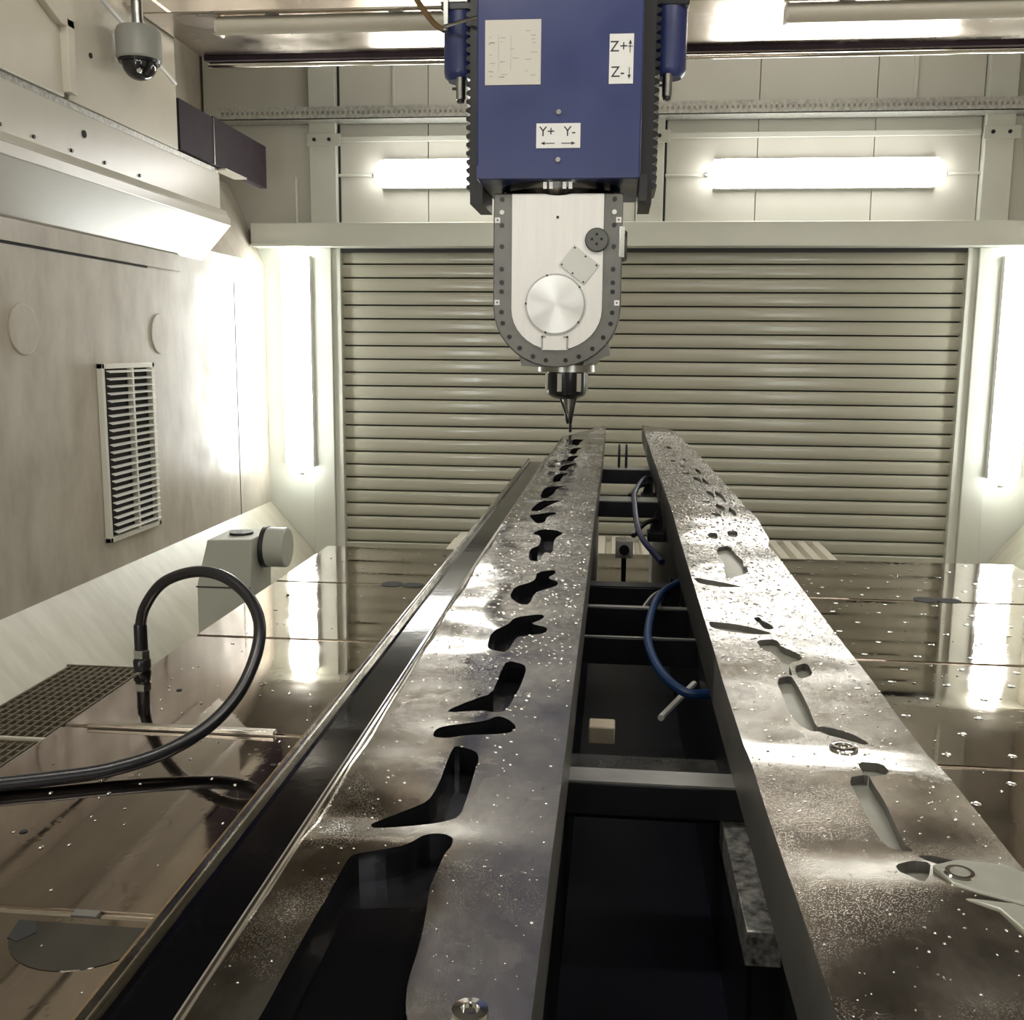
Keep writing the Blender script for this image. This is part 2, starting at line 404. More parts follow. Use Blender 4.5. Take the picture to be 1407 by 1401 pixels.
strip_lamp(.64,1.62,'hooded strip lamp under the bridge, right of the blue ram')
def fill_lamp(cx,cy,label,m_='fill_near'):  # added roof fixtures, never in view, that brighten the head and back wall
    t = thing('roof_fill_lamp',label,'lamp',(cx,cy,2.25),'added fill lamps under the roof, out of view')
    MB().box(cx-.65,cx+.65,cy-.08,cy+.08,2.25,2.3).build('lamp_body','lamp_base',t)
    MB().prism(rbox(cy-.075,cy+.075,2.19,2.25,.025,4),'x',cx-.64,cx+.64).build('diffuser',m_,t)
fill_lamp(-.95,1.5,'added unseen fill lamp under the roof on the left, at the near end')
fill_lamp(1.25,1.5,'added unseen fill lamp under the roof on the right, at the near end')

fill_lamp(-.75,5.55,'added unseen fill lamp under the roof beyond the bridge, on the left','fill_far')
fill_lamp(1.05,5.55,'added unseen fill lamp under the roof beyond the bridge, on the right','fill_far')

# ================================================================ BRIDGE
t = thing('gantry_bridge','stainless clad gantry bridge spanning the hall above the ram','machine bridge',(.2,4.65,1.36))
MB().box(-2.0,2.44,4.30,4.98,1.36,2.1).build('soffit','stainless',t,bevel=.006)
MB().tube([(-1.98,5.0,1.338),(2.43,5.0,1.338)],.018,14).build('rear_lip','polished_lip',t)
MB().box(-1.98,2.43,4.94,4.96,1.34,1.362).build('rubber_seal','dark_cover',t)
MB().box(-2.0,2.44,4.27,4.30,1.345,1.42).build('front_lip','stainless',t,bevel=.004)

# ================================================================ LEFT RUNWAY
t = thing('runway_beam','long painted runway beam with ledge along the left wall','machine beam',(-2.05,2.,.6))
MB().box(-2.15,-2.025,-1.6,5.2,.685,.865).build('beam_web','runway_paint',t,bevel=.004)
MB().box(-2.15,-1.985,-1.6,5.23,.61,.652).prism([(-2.15,.652),(-1.985,.652),(-2.0,.685),(-2.15,.685)],'y',-1.6,5.21).build('ledge','runway_paint',t,bevel=.003)
MB().prism([(-2.15,.44),(-1.995,.61),(-2.15,.61)],'y',-1.6,5.24).build('sloped_skirt','runway_paint',t)
MB().box(-2.11,-2.03,-1.6,5.2,.865,.889).build('perforated_strip','perforated_steel',t)
for yy,zz in ((3.85,.79),): MB().cyl((-2.026,yy,zz),'x',.014,.006,10).build('slot','dark_gap',t)
for yy in (3.3,3.5,3.75,4.0,4.3): MB().cyl((-2.026,yy,.712),'x',.007,.008,8).build('bolt','black_metal',t)
t = thing('guard_box','cream sheet metal guard box above the runway beam','cover',(-2.1,3.,.89))
MB().box(-2.5,-2.02,3.75,4.7,.889,2.1).build('guard_panel','cream_cover',t,bevel=.004)
MB().box(-2.5,-2.015,-1.6,3.71,.889,2.1).build('guard_panel','cream_cover',t,bevel=.004)
MB().box(-2.02,-1.985,3.70,3.75,.905,1.16).prism([(3.1,1.36),(3.75,1.36),(3.75,1.13),(3.66,1.13)],'x',-2.015,-1.985).build('gusset','cream_cover',t,bevel=.003)
MB().tube([(-2.017,3.95,1.345),(-2.017,4.69,1.175)],.008,8).build('edge_strip','sticker_white',t)
MB().cyl((-2.02,3.92,1.09),'x',.01,.006,8).build('slot','dark_gap',t)
t = thing('way_cover','dark purple way cover strip beyond the cream guard box','cover',(-2.02,5.3,.89))
MB().box(-2.05,-2.012,4.705,5.10,.895,1.118).build('cover_strip','dark_cover',t)
MB().box(-2.05,-2.012,5.112,5.88,.895,1.125).build('cover_strip','dark_cover',t)
MB().box(-2.05,-2.008,5.10,5.112,.895,1.118).build('joint_bead','steel',t)
MB().box(-2.06,-1.99,5.2,5.5,.885,.893).build('foot_flange','cream_cover',t)

# dome camera
cxx, cyy = -1.918, 4.12
t = thing('dome_camera','grey dome security camera hanging under the bridge edge','camera',(cxx,cyy,1.36))
MB().cyl((cxx,cyy,1.25),'z',.022,.10,14).build('stem','steel',t)
MB().box(cxx-.06,cxx+.06,cyy-.04,4.28,1.348,1.36).build('mounting_plate','stainless',t)
MB().lathe([(.083,1.122),(.0875,1.128),(.0875,1.225),(.08,1.243),(.05,1.252),(.03,1.258)],(cxx,cyy,0),'z',32).build('housing','camera_grey',t)
MB().lathe([(.079,1.11),(.083,1.122)],(cxx,cyy,0),'z',32).build('trim_ring','black_metal',t)
dm = MB().lathe([(.068*math.cos(a),1.112-.066*math.sin(a)) for a in [i*PI/2/9.2 for i in range(9,-1,-1)]],(cxx,cyy,0),'z',32).build('dome','smoked_glass',t)
MB().cyl((cxx+.022,cyy-.055,1.072),'y',.010,.008,12).build('lens','clear_rim',dm)

# ================================================================ LEFT WALL FITTINGS
t = thing('ventilation_grille','louvred ventilation grille with pale frame set in the left wall','grille',(-2.15,4.33,-.835))
y0,y1,z0,z1 = 4.085,4.575,-.835,-.075
f = MB(); fr = .022
f.box(-2.15,-2.125,y0,y0+fr,z0,z1).box(-2.15,-2.125,y1-fr,y1,z0,z1).box(-2.15,-2.125,y0,y1,z0,z0+fr).box(-2.15,-2.125,y0,y1,z1-fr,z1)
f.build('frame','vent_frame',t,bevel=.002)
MB().box(-2.15,-2.147,y0+.01,y1-.01,z0+.01,z1-.01).build('dark_opening','dark_gap',t)
sl = MB().prism([(-2.130,.003),(-2.112,-.004),(-2.111,-.001),(-2.129,.006)],'y',y0+fr+.02,y1-fr).mesh('louvre','vent_slat')
n = 23
for i in range(n): put('louvre', sl, t, 0., (0,0,z0+.04+i*(z1-z0-.075)/(n-1)))
MB().box(-2.14,-2.116,4.335,4.35,z0+fr,z1-fr).build('mullion','vent_frame',t)
MB().box(-2.14,-2.116,4.525,4.535,z0+fr,z1-fr).build('mullion','vent_frame',t)
for cy_,lab in ((3.57,'round cover plate on the left wall nearest the frame edge'),(4.70,'round cover plate on the left wall above the ventilation grille')):
    tag(MB().lathe([(.094,0),(.094,.004),(.09,.006)],(-2.15,cy_,.056),'x',32).build('cover_disc','splashed_paint',sharp=8),lab,'cover plate','round wall cover plates')

# pedestal with motor beyond the table
mat('pedestal_paint', (.40,.41,.35), .4)
t = thing('motor_pedestal','pale grey pedestal with a horizontal drum motor beside the table','motor',(-1.6,4.1,FL))
MB().prism([(-1.722,FL),(-1.487,FL),(-1.487,-.99),(-1.477,-.785),(-1.665,-.792),(-1.716,-.985)],'y',4.0,4.26).build('column','pedestal_paint',t,bevel=.004)
MB().box(-1.72,-1.486,3.997,4.0,-.993,-.988).build('seam','dark_gap',t)
MB().cyl((-1.475,4.16,-.845),'x',.085,.10,28).build('motor_drum','pedestal_paint',t,bevel=.006)
MB().cyl((-1.478,4.16,-.845),'x',.088,.02,28).build('black_ring','black_rubber',t)
MB().cyl((-1.57,4.14,-.79),'z',.05,.012,24).build('cap','black_rubber',t)

# corrugated cover on the floor beyond the table
cm = MB(); nrib = 26; x0,x1 = -.90,1.16
for i in range(nrib):
    a = x0+(x1-x0)*i/nrib; b = (x1-x0)/nrib
    cm.prism([(a,-1.09),(a+b,-1.09),(a+b*.92,-1.05),(a+b*.42,-1.05),(a+b*.3,-1.082),(a,-1.082)],'y',4.2,5.75)
cm.box(x0,x1,4.2,5.75,FL,-1.09)
tag(cm.build('corrugated_cover','cream_cover'),'pale corrugated floor cover between the table and the roller door','cover')

# ================================================================ FLOOR GRATES
def grate(yA,yB,label):
    t = thing('floor_grate',label,'grate',(-1.75,(yA+yB)/2,-1.19),'walkway grates beside the table')
    bar = MB().box(-.004,.004,yA,yB,-1.19,-1.155).mesh('bearing_bar','grate_metal')
    for i in range(18): put('bearing_bar', bar, t, 0., (-1.955+i*.028,0,0))
    rod = MB().box(-1.965,-1.47,-.004,.004,-1.168,-1.158).mesh('cross_rod','grate_metal')
    k = int((yB-yA)/.045)
    for i in range(k+1): put('cross_rod', rod, t, 0., (0,yA+.01+i*(yB-yA-.02)/k,0))
    MB().box(-1.97,-1.465,yA-.012,yA,-1.19,-1.153).build('end_bar','cream_cover',t)
    MB().box(-1.97,-1.465,yB,yB+.006,-1.19,-1.153).build('end_bar','grate_metal',t)
grate(2.735,3.41,'rusty walkway grate beside the table, the farther of two')
grate(2.0,2.70,'rusty walkway grate beside the table, the nearer of two')

# ================================================================ TABLE
TZ = -.745
t = tab = thing('machine_table','wide wet steel machine table of large plates under the spars','machine table',(.18,1.8,FL))
MB().box(-1.05,1.41,-.1,3.70,FL,-.80).build('base','table_side',t)
ys = [3.73,3.12,2.482,1.833,1.19,.545,-.1]
random.seed(5)
hole = MB().lathe([(.008,-.001),(.0085,.0008),(.0062,.0012)],(0,0,0),'z',10).mesh('bolt_hole','chrome')
hole2 = MB().lathe([(.0062,.0006),(.006,.0014)],(0,0,0),'z',10).mesh('bolt_hole_centre','dark_gap')
for i in range(6):
    yb, ya = ys[i]-.007, ys[i+1]+.007
    pl = MB().box(-1.075,1.43,ya,yb,-.80,TZ).build('table_plate','table_steel',t,bevel=.003)
    if i:
        MB().box(-1.07,1.425,ys[i]-.007,ys[i]+.007,-.79,TZ-.004).build('seam_strip','seam_steel',t)
    rows = 6
    for r in range(rows):
        for c in range(7):
            x = .50+c*.135+(.06 if r%2 else 0)+random.uniform(-.02,.02); y = ya+.05+r*(yb-ya-.1)/(rows-1)+random.uniform(-.01,.01)
            if x > 1.40 or i > 3: continue
            put('bolt_hole', hole, pl, 0., (x,y,TZ))
    for x in (-.95,-.62):
        if i < 5: put('bolt_hole', hole2, pl, 0., (x+random.uniform(-.08,.08),(ya+yb)/2+random.uniform(-.2,.2),TZ))
def lens(x,y,w_,h_): return [(x+w_*math.cos(a)*.5, y+h_*math.sin(a)*.5*(1 if abs(math.cos(a))<.9 else .7)) for a in [2*PI*k/20 for k in range(20)]]
for cx_,cy_ in ((-.66,3.125),(.99,3.14)):
    MB().prism(lens(cx_-.033,cy_,.07,.07),'z',TZ-.001,TZ+.0012).build('lifting_recess','dark_gap',t)
    MB().prism(lens(cx_+.035,cy_-.003,.075,.06),'z',TZ-.001,TZ+.001).build('lifting_recess','dark_gap',t)
MB().prism([(-.66+.098*math.cos(a),1.165+.10*math.sin(a)) for a in [PI+PI*k/20 for k in range(21)]],'z',TZ-.001,TZ+.0008).build('inset_disc','inset_steel',t)
MB().prism([(-.76,1.165),(-.735,1.165),(-.722,1.14),(-.735,1.118),(-.752,1.125)],'z',TZ,TZ+.0014).build('slot','dark_gap',t)
MB().box(-.70,-.665,1.184,1.198,TZ-.004,TZ+.001).build('seam_clip','table_side',t)
# joint rail lying over the third seam
tag(MB().box(-1.02,-.64,1.824,1.842,TZ+.0008,TZ+.010).build('joint_rail','seam_steel',bevel=.002),'narrow steel rail lying along the seam under the black hose','rail')

# ================================================================ BLACK HOSE
hp = [(-1.25,1.40,-.729),(-1.073,1.5,-.731),(-1.016,1.53,-.732),(-.943,1.56,-.731),(-.859,1.6,-.728),(-.78,1.66,-.714),(-.723,1.74,-.685),(-.695,1.83,-.636),(-.697,1.92,-.568),
      (-.743,2.0,-.521),(-.82,2.06,-.488),(-.908,2.11,-.489),(-1.0,2.15,-.525),(-1.06,2.18,-.589),(-1.08,2.19,-.644),(-1.08,2.19,-.68)]
t = thing('coolant_hose','thick black rubber hose looping up from the table edge','hose',(-1.08,2.19,TZ))
MB().tube(hp,.0125,14,8).build('hose','hose_rubber',t)
MB().lathe([(.0150,-.70),(.0150,-.64),(.0135,-.635)],(-1.08,2.19,0),'z',16).build('ferrule','black_metal',t)
MB().lathe([(.017,-.716),(.019,-.714),(.019,-.698),(.017,-.696)],(-1.08,2.19,0),'z',6).build('hex_nut','steel',t)
MB().lathe([(.019,TZ),(.02,-.74),(.02,-.722),(.016,-.716)],(-1.08,2.19,0),'z',20).build('coupling','black_metal',t)

# ================================================================ SPARS
POCKETS = {
'L0' : [(-0.1521, 0.5529), (-0.1503, 0.5621), (-0.1351, 0.5684), (-0.1199, 0.5766), (-0.1115, 0.5926), (-0.1002, 0.594), (-0.0933, 0.5872), (-0.0924, 0.5769), (-0.0954, 0.5652), (-0.0962, 0.546), (-0.0976, 0.5279), (-0.0943, 0.5), (-0.0923, 0.4704), (-0.092, 0.44), (-0.089, 0.4198), (-0.0838, 0.4045), (-0.1548, 0.3965), (-0.1526, 0.4078), (-0.1523, 0.4498), (-0.1525, 0.4978)] ,
'L1' : [(-0.1157, 0.7392), (-0.0985, 0.7299), (-0.0939, 0.7151), (-0.0945, 0.694), (-0.0939, 0.6553), (-0.0941, 0.6203), (-0.1074, 0.6105), (-0.1254, 0.6035), (-0.1463, 0.5979), (-0.1499, 0.6038), (-0.1464, 0.6108), (-0.1303, 0.6278), (-0.119, 0.6414), (-0.1166, 0.6676), (-0.117, 0.7254)] ,
'L2' : [(-0.1363, 0.754), (-0.1371, 0.7689), (-0.1321, 0.7799), (-0.0999, 0.7963), (-0.0911, 0.8095), (-0.0812, 0.8023), (-0.0727, 0.7873), (-0.0757, 0.7731), (-0.0887, 0.7665), (-0.1079, 0.7618), (-0.1249, 0.7521)] ,
'L3' : [(-0.1349, 0.8123), (-0.1325, 0.8221), (-0.1192, 0.8415), (-0.102, 0.8621), (-0.1015, 0.9129), (-0.0992, 0.9596), (-0.0807, 0.9493), (-0.0775, 0.9301), (-0.0791, 0.8756), (-0.0845, 0.8204), (-0.0938, 0.8155), (-0.1055, 0.8197)] ,
'L4' : [(-0.1244, 1.0017), (-0.126, 1.0542), (-0.111, 1.0877), (-0.1074, 1.1217), (-0.0786, 1.1394), (-0.0732, 1.1262), (-0.0781, 1.1086), (-0.0874, 1.0941), (-0.0667, 1.0807), (-0.0676, 1.0557), (-0.088, 1.041), (-0.0975, 1.0368), (-0.1016, 0.9828), (-0.118, 0.9888)] ,
'L5' : [(-0.1235, 1.2163), (-0.1221, 1.2711), (-0.0989, 1.3057), (-0.0994, 1.3532), (-0.0763, 1.3744), (-0.0737, 1.347), (-0.0836, 1.3218), (-0.0669, 1.301), (-0.0689, 1.2811), (-0.0941, 1.245), (-0.0959, 1.1848), (-0.1081, 1.1854)] ,
'L6' : [(-0.1197, 1.4425), (-0.1232, 1.5244), (-0.1109, 1.5515), (-0.1138, 1.6318), (-0.1311, 1.6507), (-0.1179, 1.6822), (-0.0916, 1.6786), (-0.078, 1.6543), (-0.0917, 1.6141), (-0.0868, 1.4933), (-0.1003, 1.5033), (-0.1022, 1.4339)] ,
'L7' : [(-0.1404, 1.7654), (-0.1501, 1.8148), (-0.1291, 1.8357), (-0.1105, 1.8565), (-0.0981, 1.8404), (-0.1153, 1.7994), (-0.1152, 1.7367), (-0.1288, 1.722)] ,
'L8' : [(-0.1517, 1.8684), (-0.1491, 1.9456), (-0.1408, 1.9981), (-0.0983, 2.0112), (-0.1145, 1.9712), (-0.1269, 1.9293), (-0.1339, 1.862)] ,
'L9' : [(-0.1462, 2.0292), (-0.1499, 2.2175), (-0.104, 2.2564), (-0.1214, 2.1967), (-0.1223, 2.1001), (-0.1307, 2.0317)] ,
'L10' : [(-0.1379, 2.2994), (-0.1403, 2.4611), (-0.108, 2.4986), (-0.12, 2.4335), (-0.1193, 2.3164)] ,
'L11' : [(-0.1373, 2.5429), (-0.1329, 2.6853), (-0.101, 2.7098), (-0.1141, 2.6337), (-0.118, 2.5463)] ,
'L12' : [(-0.1284, 2.7628), (-0.1266, 2.9083), (-0.0965, 2.9358), (-0.1068, 2.8563), (-0.1096, 2.7662)] ,
'L13' : [(-0.1273, 2.975), (-0.1276, 3.1433), (-0.0951, 3.1752), (-0.1083, 3.0726), (-0.1093, 2.9784)] ,
'L14' : [(-0.1345, 3.2469), (-0.1391, 3.4777), (-0.0988, 3.4551), (-0.1104, 3.3349), (-0.1118, 3.2351)] ,
'R0' : [(0.1587, 0.9526), (0.1743, 0.9642), (0.1757, 0.9383), (0.1758, 0.88), (0.1733, 0.8316), (0.1776, 0.8213), (0.1672, 0.819), (0.1607, 0.8318), (0.1561, 0.8538), (0.1573, 0.8984)] ,
'R0b' : [(0.1816, 0.9899), (0.1969, 1.0048), (0.1967, 0.967), (0.1802, 0.9515)] ,
'R1' : [(0.1558, 1.0722), (0.1782, 1.0812), (0.1801, 1.0519), (0.1944, 1.0341), (0.1945, 1.0124), (0.178, 0.9998), (0.1762, 0.962), (0.1725, 0.9663), (0.1711, 1.0041), (0.1674, 1.0306), (0.1571, 1.0404)] ,
'R2' : [(0.1644, 1.164), (0.1726, 1.1722), (0.1745, 1.1481), (0.1818, 1.1389), (0.1823, 1.1193), (0.1717, 1.1159), (0.1691, 1.1339)] ,
'R3' : [(0.1123, 1.1432), (0.1226, 1.1412), (0.1499, 1.1314), (0.1811, 1.1), (0.157, 1.0937), (0.125, 1.1053), (0.1119, 1.1197)] ,
'R4' : [(0.1573, 1.5234), (0.1748, 1.5259), (0.1731, 1.4685), (0.1893, 1.4384), (0.1906, 1.3975), (0.1691, 1.3749), (0.1549, 1.3585), (0.1564, 1.3928), (0.1608, 1.4558)] ,
'R5' : [(0.1103, 1.3667), (0.12, 1.3584), (0.1488, 1.3389), (0.1742, 1.3153), (0.146, 1.3114), (0.1157, 1.3298)] ,
'R6' : [(0.174, 0.7189), (0.1905, 0.7273), (0.1899, 0.7114), (0.1902, 0.6759), (0.1866, 0.6186), (0.1903, 0.6085), (0.1799, 0.6096), (0.1747, 0.6148), (0.1723, 0.6315), (0.1731, 0.6739)] ,
'R7' : [(0.1881, 0.7532), (0.207, 0.7527), (0.2073, 0.7294), (0.1872, 0.7211)] ,
'R8' : [(0.19, 0.6039), (0.1999, 0.605), (0.2134, 0.5977), (0.2232, 0.5869), (0.2189, 0.5832), (0.2069, 0.5871), (0.195, 0.5955)] ,
'R9' : [(0.1733, 0.5886), (0.1848, 0.5965), (0.1957, 0.5945), (0.1889, 0.5745), (0.183, 0.5647), (0.1774, 0.5732), (0.1728, 0.5789)] ,
'R10' : [(0.1714, 0.8302), (0.1808, 0.8335), (0.1984, 0.8211), (0.2088, 0.7985), (0.2035, 0.7941), (0.1895, 0.8059), (0.177, 0.8144)] ,
'R11' : [(0.1599, 1.5676), (0.1839, 1.5941), (0.1867, 1.5064), (0.1908, 1.4567), (0.1732, 1.389), (0.156, 1.3691), (0.1637, 1.4057), (0.1588, 1.4719)] ,
'R12' : [(0.1901, 1.6937), (0.2087, 1.6965), (0.2034, 1.651), (0.1883, 1.655)] ,
'R12b' : [(0.1548, 1.669), (0.1726, 1.6781), (0.1705, 1.6338), (0.1577, 1.6381)] ,
'R13' : [(0.2094, 1.8538), (0.2227, 1.9544), (0.2236, 1.8253), (0.2119, 1.8085)] ,
'R14' : [(0.1967, 1.9855), (0.212, 1.9527), (0.2081, 1.8773), (0.1956, 1.8915)] ,
'R15' : [(0.2153, 2.1849), (0.2238, 2.1234), (0.2239, 1.9898), (0.2075, 2.0424)] ,
'R16' : [(0.1944, 2.1815), (0.2093, 2.152), (0.2056, 2.0516), (0.197, 2.0792)] ,
'R17' : [(0.2081, 2.4226), (0.2156, 2.3224), (0.2123, 2.251), (0.2009, 2.2959)] ,
'R18' : [(0.187, 2.4458), (0.2027, 2.3955), (0.1989, 2.2719), (0.1871, 2.3176)] ,
'R19' : [(0.2068, 2.6228), (0.2162, 2.5639), (0.2115, 2.4635), (0.2023, 2.5179)] ,
'R20' : [(0.192, 2.8935), (0.2001, 2.8395), (0.1991, 2.7686), (0.1912, 2.8199)] ,
'R21' : [(0.1618, 3.2474), (0.1814, 3.2043), (0.1756, 3.1354), (0.16, 3.1638)] ,
'R22' : [(0.1718, 2.0088), (0.191, 2.0118), (0.1899, 1.9844), (0.1757, 1.9912)] ,
'R23' : [(0.1646, 2.5114), (0.1852, 2.5149), (0.1839, 2.4726), (0.1662, 2.4835)] ,
'R24' : [(0.1537, 2.8311), (0.172, 2.8164), (0.1652, 2.7625), (0.1548, 2.778)] ,
'R25' : [(0.1668, 2.6631), (0.1885, 2.6669), (0.1822, 2.6247), (0.1683, 2.6285)] ,
'R26' : [(0.1765, 1.8488), (0.1934, 1.8436), (0.1946, 1.8059), (0.1787, 1.8185)] ,

}
def inside(p, poly):
    x, y = p; r = False; j = len(poly)-1
    for i in range(len(poly)):
        xi, yi = poly[i]; xj, yj = poly[j]
        if (yi > y) != (yj > y) and x < (xj-xi)*(y-yi)/(yj-yi)+xi: r = not r
        j = i
    return r
def dense(poly, d):
    out = []
    for i in range(len(poly)):
        a, b = poly[i], poly[(i+1)%len(poly)]
        n = max(1, int(math.dist(a,b)/d)); out += [(a[0]+(b[0]-a[0])*k/n, a[1]+(b[1]-a[1])*k/n) for k in range(n)]
    return out
def rounded(poly):      # one round of corner cutting
    out = []
    for i in range(len(poly)):
        a, b = poly[i], poly[(i+1)%len(poly)]
        out += [(a[0]*.8+b[0]*.2, a[1]*.8+b[1]*.2), (a[0]*.2+b[0]*.8, a[1]*.2+b[1]*.8)]
    return out
def profile(facets, seed, amp):
    """height along the spar from a list of facets (y0, y1, slope) and a gentle hand-finished waviness"""
    rnd = random.Random(seed); W = [(rnd.uniform(.05,.4), rnd.uniform(0,6.28), rnd.uniform(-6,6)) for _ in range(9)]
    def h(x, y):
        z = 0.
        for a, b, s_ in facets: z += s_*(min(max(y,a),b)-a)
        for L_, ph, kx in W:
            k = 2*PI/L_; z += amp/k*.5*math.sin(k*y+ph+kx*x*8)
        return z
    return h
def spar(parent, outline, pockets, h, depth, mats, zt=-.3, thick=.06, grid_x=8):
    x0 = min(p[0] for p in outline); x1 = max(p[0] for p in outline); ymax = max(p[1] for p in outline)
    vs_ = []; ed = []
    def loop(poly):
        n = len(vs_); vs_.extend(Vector(p) for p in poly); ed.extend((n+i, n+(i+1)%len(poly)) for i in range(len(poly)))
    loop(dense(outline,.03))
    for pk in pockets: loop(pk)
    y = .17
    while y < ymax:
        for i in range(1, grid_x):
            p = (x0+(x1-x0)*i/grid_x, y)
            if inside(p, outline): vs_.append(Vector(p))
        y += .006+.006*y
    V, E2, F2, *_ = delaunay_2d_cdt(vs_, ed, [], 0, 1e-5)
    def which(c):
        if not inside(c, outline): return None
        for i, pk in enumerate(pockets):
            if inside(c, pk): return i+1
        return 0
    mb = MB(); top = {}; low = {}
    def T(i):
        if i not in top: top[i] = len(mb.v); mb.v.append((V[i].x, V[i].y, zt+h(V[i].x,V[i].y)))
        return top[i]
    def Lw(i):
        if i not in low: low[i] = len(mb.v); mb.v.append((V[i].x, V[i].y, zt-depth+h(V[i].x,V[i].y)))
        return low[i]
    cls = {}; own = {}
    for f in F2:
        c = sum((V[i] for i in f), Vector((0,0)))/len(f); k = which((c.x,c.y)); 
        for a in range(3): own.setdefault(frozenset((f[a],f[(a+1)%3])), []).append((k, f[a], f[(a+1)%3]))
        if k is None: continue
        A2 = abs((V[f[1]]-V[f[0]]).cross(V[f[2]]-V[f[0]]))
        if A2 < 4e-8: continue
        if k == 0: mb.f.append(tuple(T(i) for i in f)); mb.mi.append(0)
        else: mb.f.append(tuple(Lw(i) for i in f)); mb.mi.append(1)
    def quad(a, b, za, zb, mi, both=True):
        n = len(mb.v); ha, hb = h(V[a].x,V[a].y), h(V[b].x,V[b].y)
        mb.v += [(V[a].x,V[a].y,za+ha),(V[b].x,V[b].y,za+hb),(V[b].x,V[b].y,zb+hb*both),(V[a].x,V[a].y,zb+ha*both)]
        mb.f.append((n,n+1,n+2,n+3)); mb.mi.append(mi)
    for e, L_ in own.items():
        ks = [q[0] for q in L_]
        a, b = L_[0][1], L_[0][2]
        if len(L_) == 1: ks.append(None)
        if (ks[0] is None) != (ks[1] is None): quad(a, b, zt, zt-thick, 2, False)
        elif ks[0] is not None and (ks[0] > 0) != (ks[1] > 0): quad(a, b, zt, zt-depth, 3)
    n = len(mb.v); mb.v += [(p[0],p[1],zt-thick) for p in outline]; mb.f.append(tuple(range(n,n+len(outline)))); mb.mi.append(2)
    me = bpy.data.meshes.new('spar_plate'); me.from_pydata(mb.v, [], mb.f)
    for m in mats: me.materials.append(M[m])
    me.polygons.foreach_set('material_index', mb.mi)
    me.polygons.foreach_set('use_smooth', [q == 0 for q in mb.mi])
    # walls and plates face outwards
    bm = bmesh.new(); bm.from_mesh(me)
    for f in bm.faces:
        if f.material_index < 2 and f.normal.z < 0: f.normal_flip()
    bm.to_mesh(me); bm.free()
    return put('spar_plate', me, parent)

hL = profile([(.583,.612,-.10),(.65,.95,.006),(1.63,1.72,.055),(1.75,2.6,-.006)], 3, .022)
hR = profile([(.56,.60,-.09),(.735,.785,-.085),(.85,1.5,.012),(1.60,1.78,.055),(1.8,3.0,-.007)], 8, .016)
tl = thing('machined_spar','long wet machined metal spar on the left, with black S shaped pockets','metal part',(-.11,2.,-.36),'two long spars on the fixture')
outL = [(-.031,.15),(-.031,3.2),(-.034,4.13),(-.176,3.571),(-.183,2.4),(-.188,1.6),(-.188,.15)]
pkL = [rounded(p) for k_, p in POCKETS.items() if k_[0] == 'L']
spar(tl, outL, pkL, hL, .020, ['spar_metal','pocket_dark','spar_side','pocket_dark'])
pr = [(-.188,-.301),(-.193,-.304),(-.195,-.33),(-.234,-.33),(-.236,-.309),(-.238,-.307),(-.241,-.307),(-.243,-.312),(-.245,-.3595),(-.188,-.3595)]
MB().prism(pr,'y',.15,2.88).build('edge_channel','spar_metal',tl,sharp=50)
MB().prism([(-.195,-.33),(-.234,-.33),(-.2354,-.315),(-.1937,-.315)],'y',.15,2.87).build('black_film','gloss_black',tl)  # glossy black layer along the channel floor
MB().tube([(-.1885,.16,-.299),(-.1885,.5,-.299),(-.1885,1.,-.299),(-.1885,1.6,-.299),(-.1835,2.4,-.299),(-.177,3.55,-.299)],.0022,8,12).build('edge_bead','polished_lip',tl)
MB().tube([(-.2455,.3,-.316),(-.2455,.6,-.316),(-.2455,.95,-.316)],.0035,6,10).build('sealant_bead','sealant',tl)
p0 = rounded(POCKETS['L0'])
cxm = sum(p[0] for p in p0)/len(p0); 
MB().prism([(-.145,.20),(-.092,.20),(-.0935,.44),(-.096,.50),(-.10,.535),(-.145,.527),(-.147,.40)],'z',-.322,-.3165).build('dark_fill','gloss_black',tl)  # added black layer; darkness mirrored in the pocket floor is put into its colour
MB().lathe([(.0085,-.301),(.0085,-.2975),(.0045,-.297),(.004,-.2995)],(-.059,.42,0),'z',18).build('screw_head','chrome',tl)

tr = thing('machined_spar','long wet machined metal spar on the right, paler, with grey pockets','metal part',(.18,2.,-.36),'two long spars on the fixture')
outR = [(.107,.15),(.248,.15),(.248,.9),(.245,1.55),(.244,1.60),(.252,1.64),(.253,1.78),(.25,2.2),(.246,3.0),(.222,3.884),(.112,4.163)]
pkR = [rounded(p) for k_, p in POCKETS.items() if k_[0] == 'R']
spar(tr, outR, pkR, hR, .007, ['spar_metal_pale','pocket_pale','spar_side','spar_side'])
hz = lambda x,y: -.3+hR(x,y)
for x,y,r in ((.206,.575,.0095),(.185,.782,.011)):
    z_ = hz(x,y)
    MB().lathe([(r,z_-.002),(r,z_+.002),(r*.85,z_+.003),(r*.6,z_+.003),(r*.55,z_-.001)],(x,y,0),'z',22).build('bushing','chrome',tr)
z_ = hz(.22,.565)
MB().prism([(.193,.583),(.198,.563),(.21,.555),(.225,.548),(.2475,.535),(.2475,.578),(.235,.588),(.21,.592)],'z',z_-.004,z_+.0012).build('raised_pad','pocket_pale',tr,bevel=.001)
MB().prism([(.2,.548),(.215,.538),(.225,.50),(.23,.42),(.2475,.40),(.2475,.53),(.225,.545)],'z',max(hz(.21,q/100) for q in range(40,56))-.006,max(hz(.225,q/100) for q in range(40,56))+.001).build('raised_rib','pocket_pale',tr,bevel=.001)

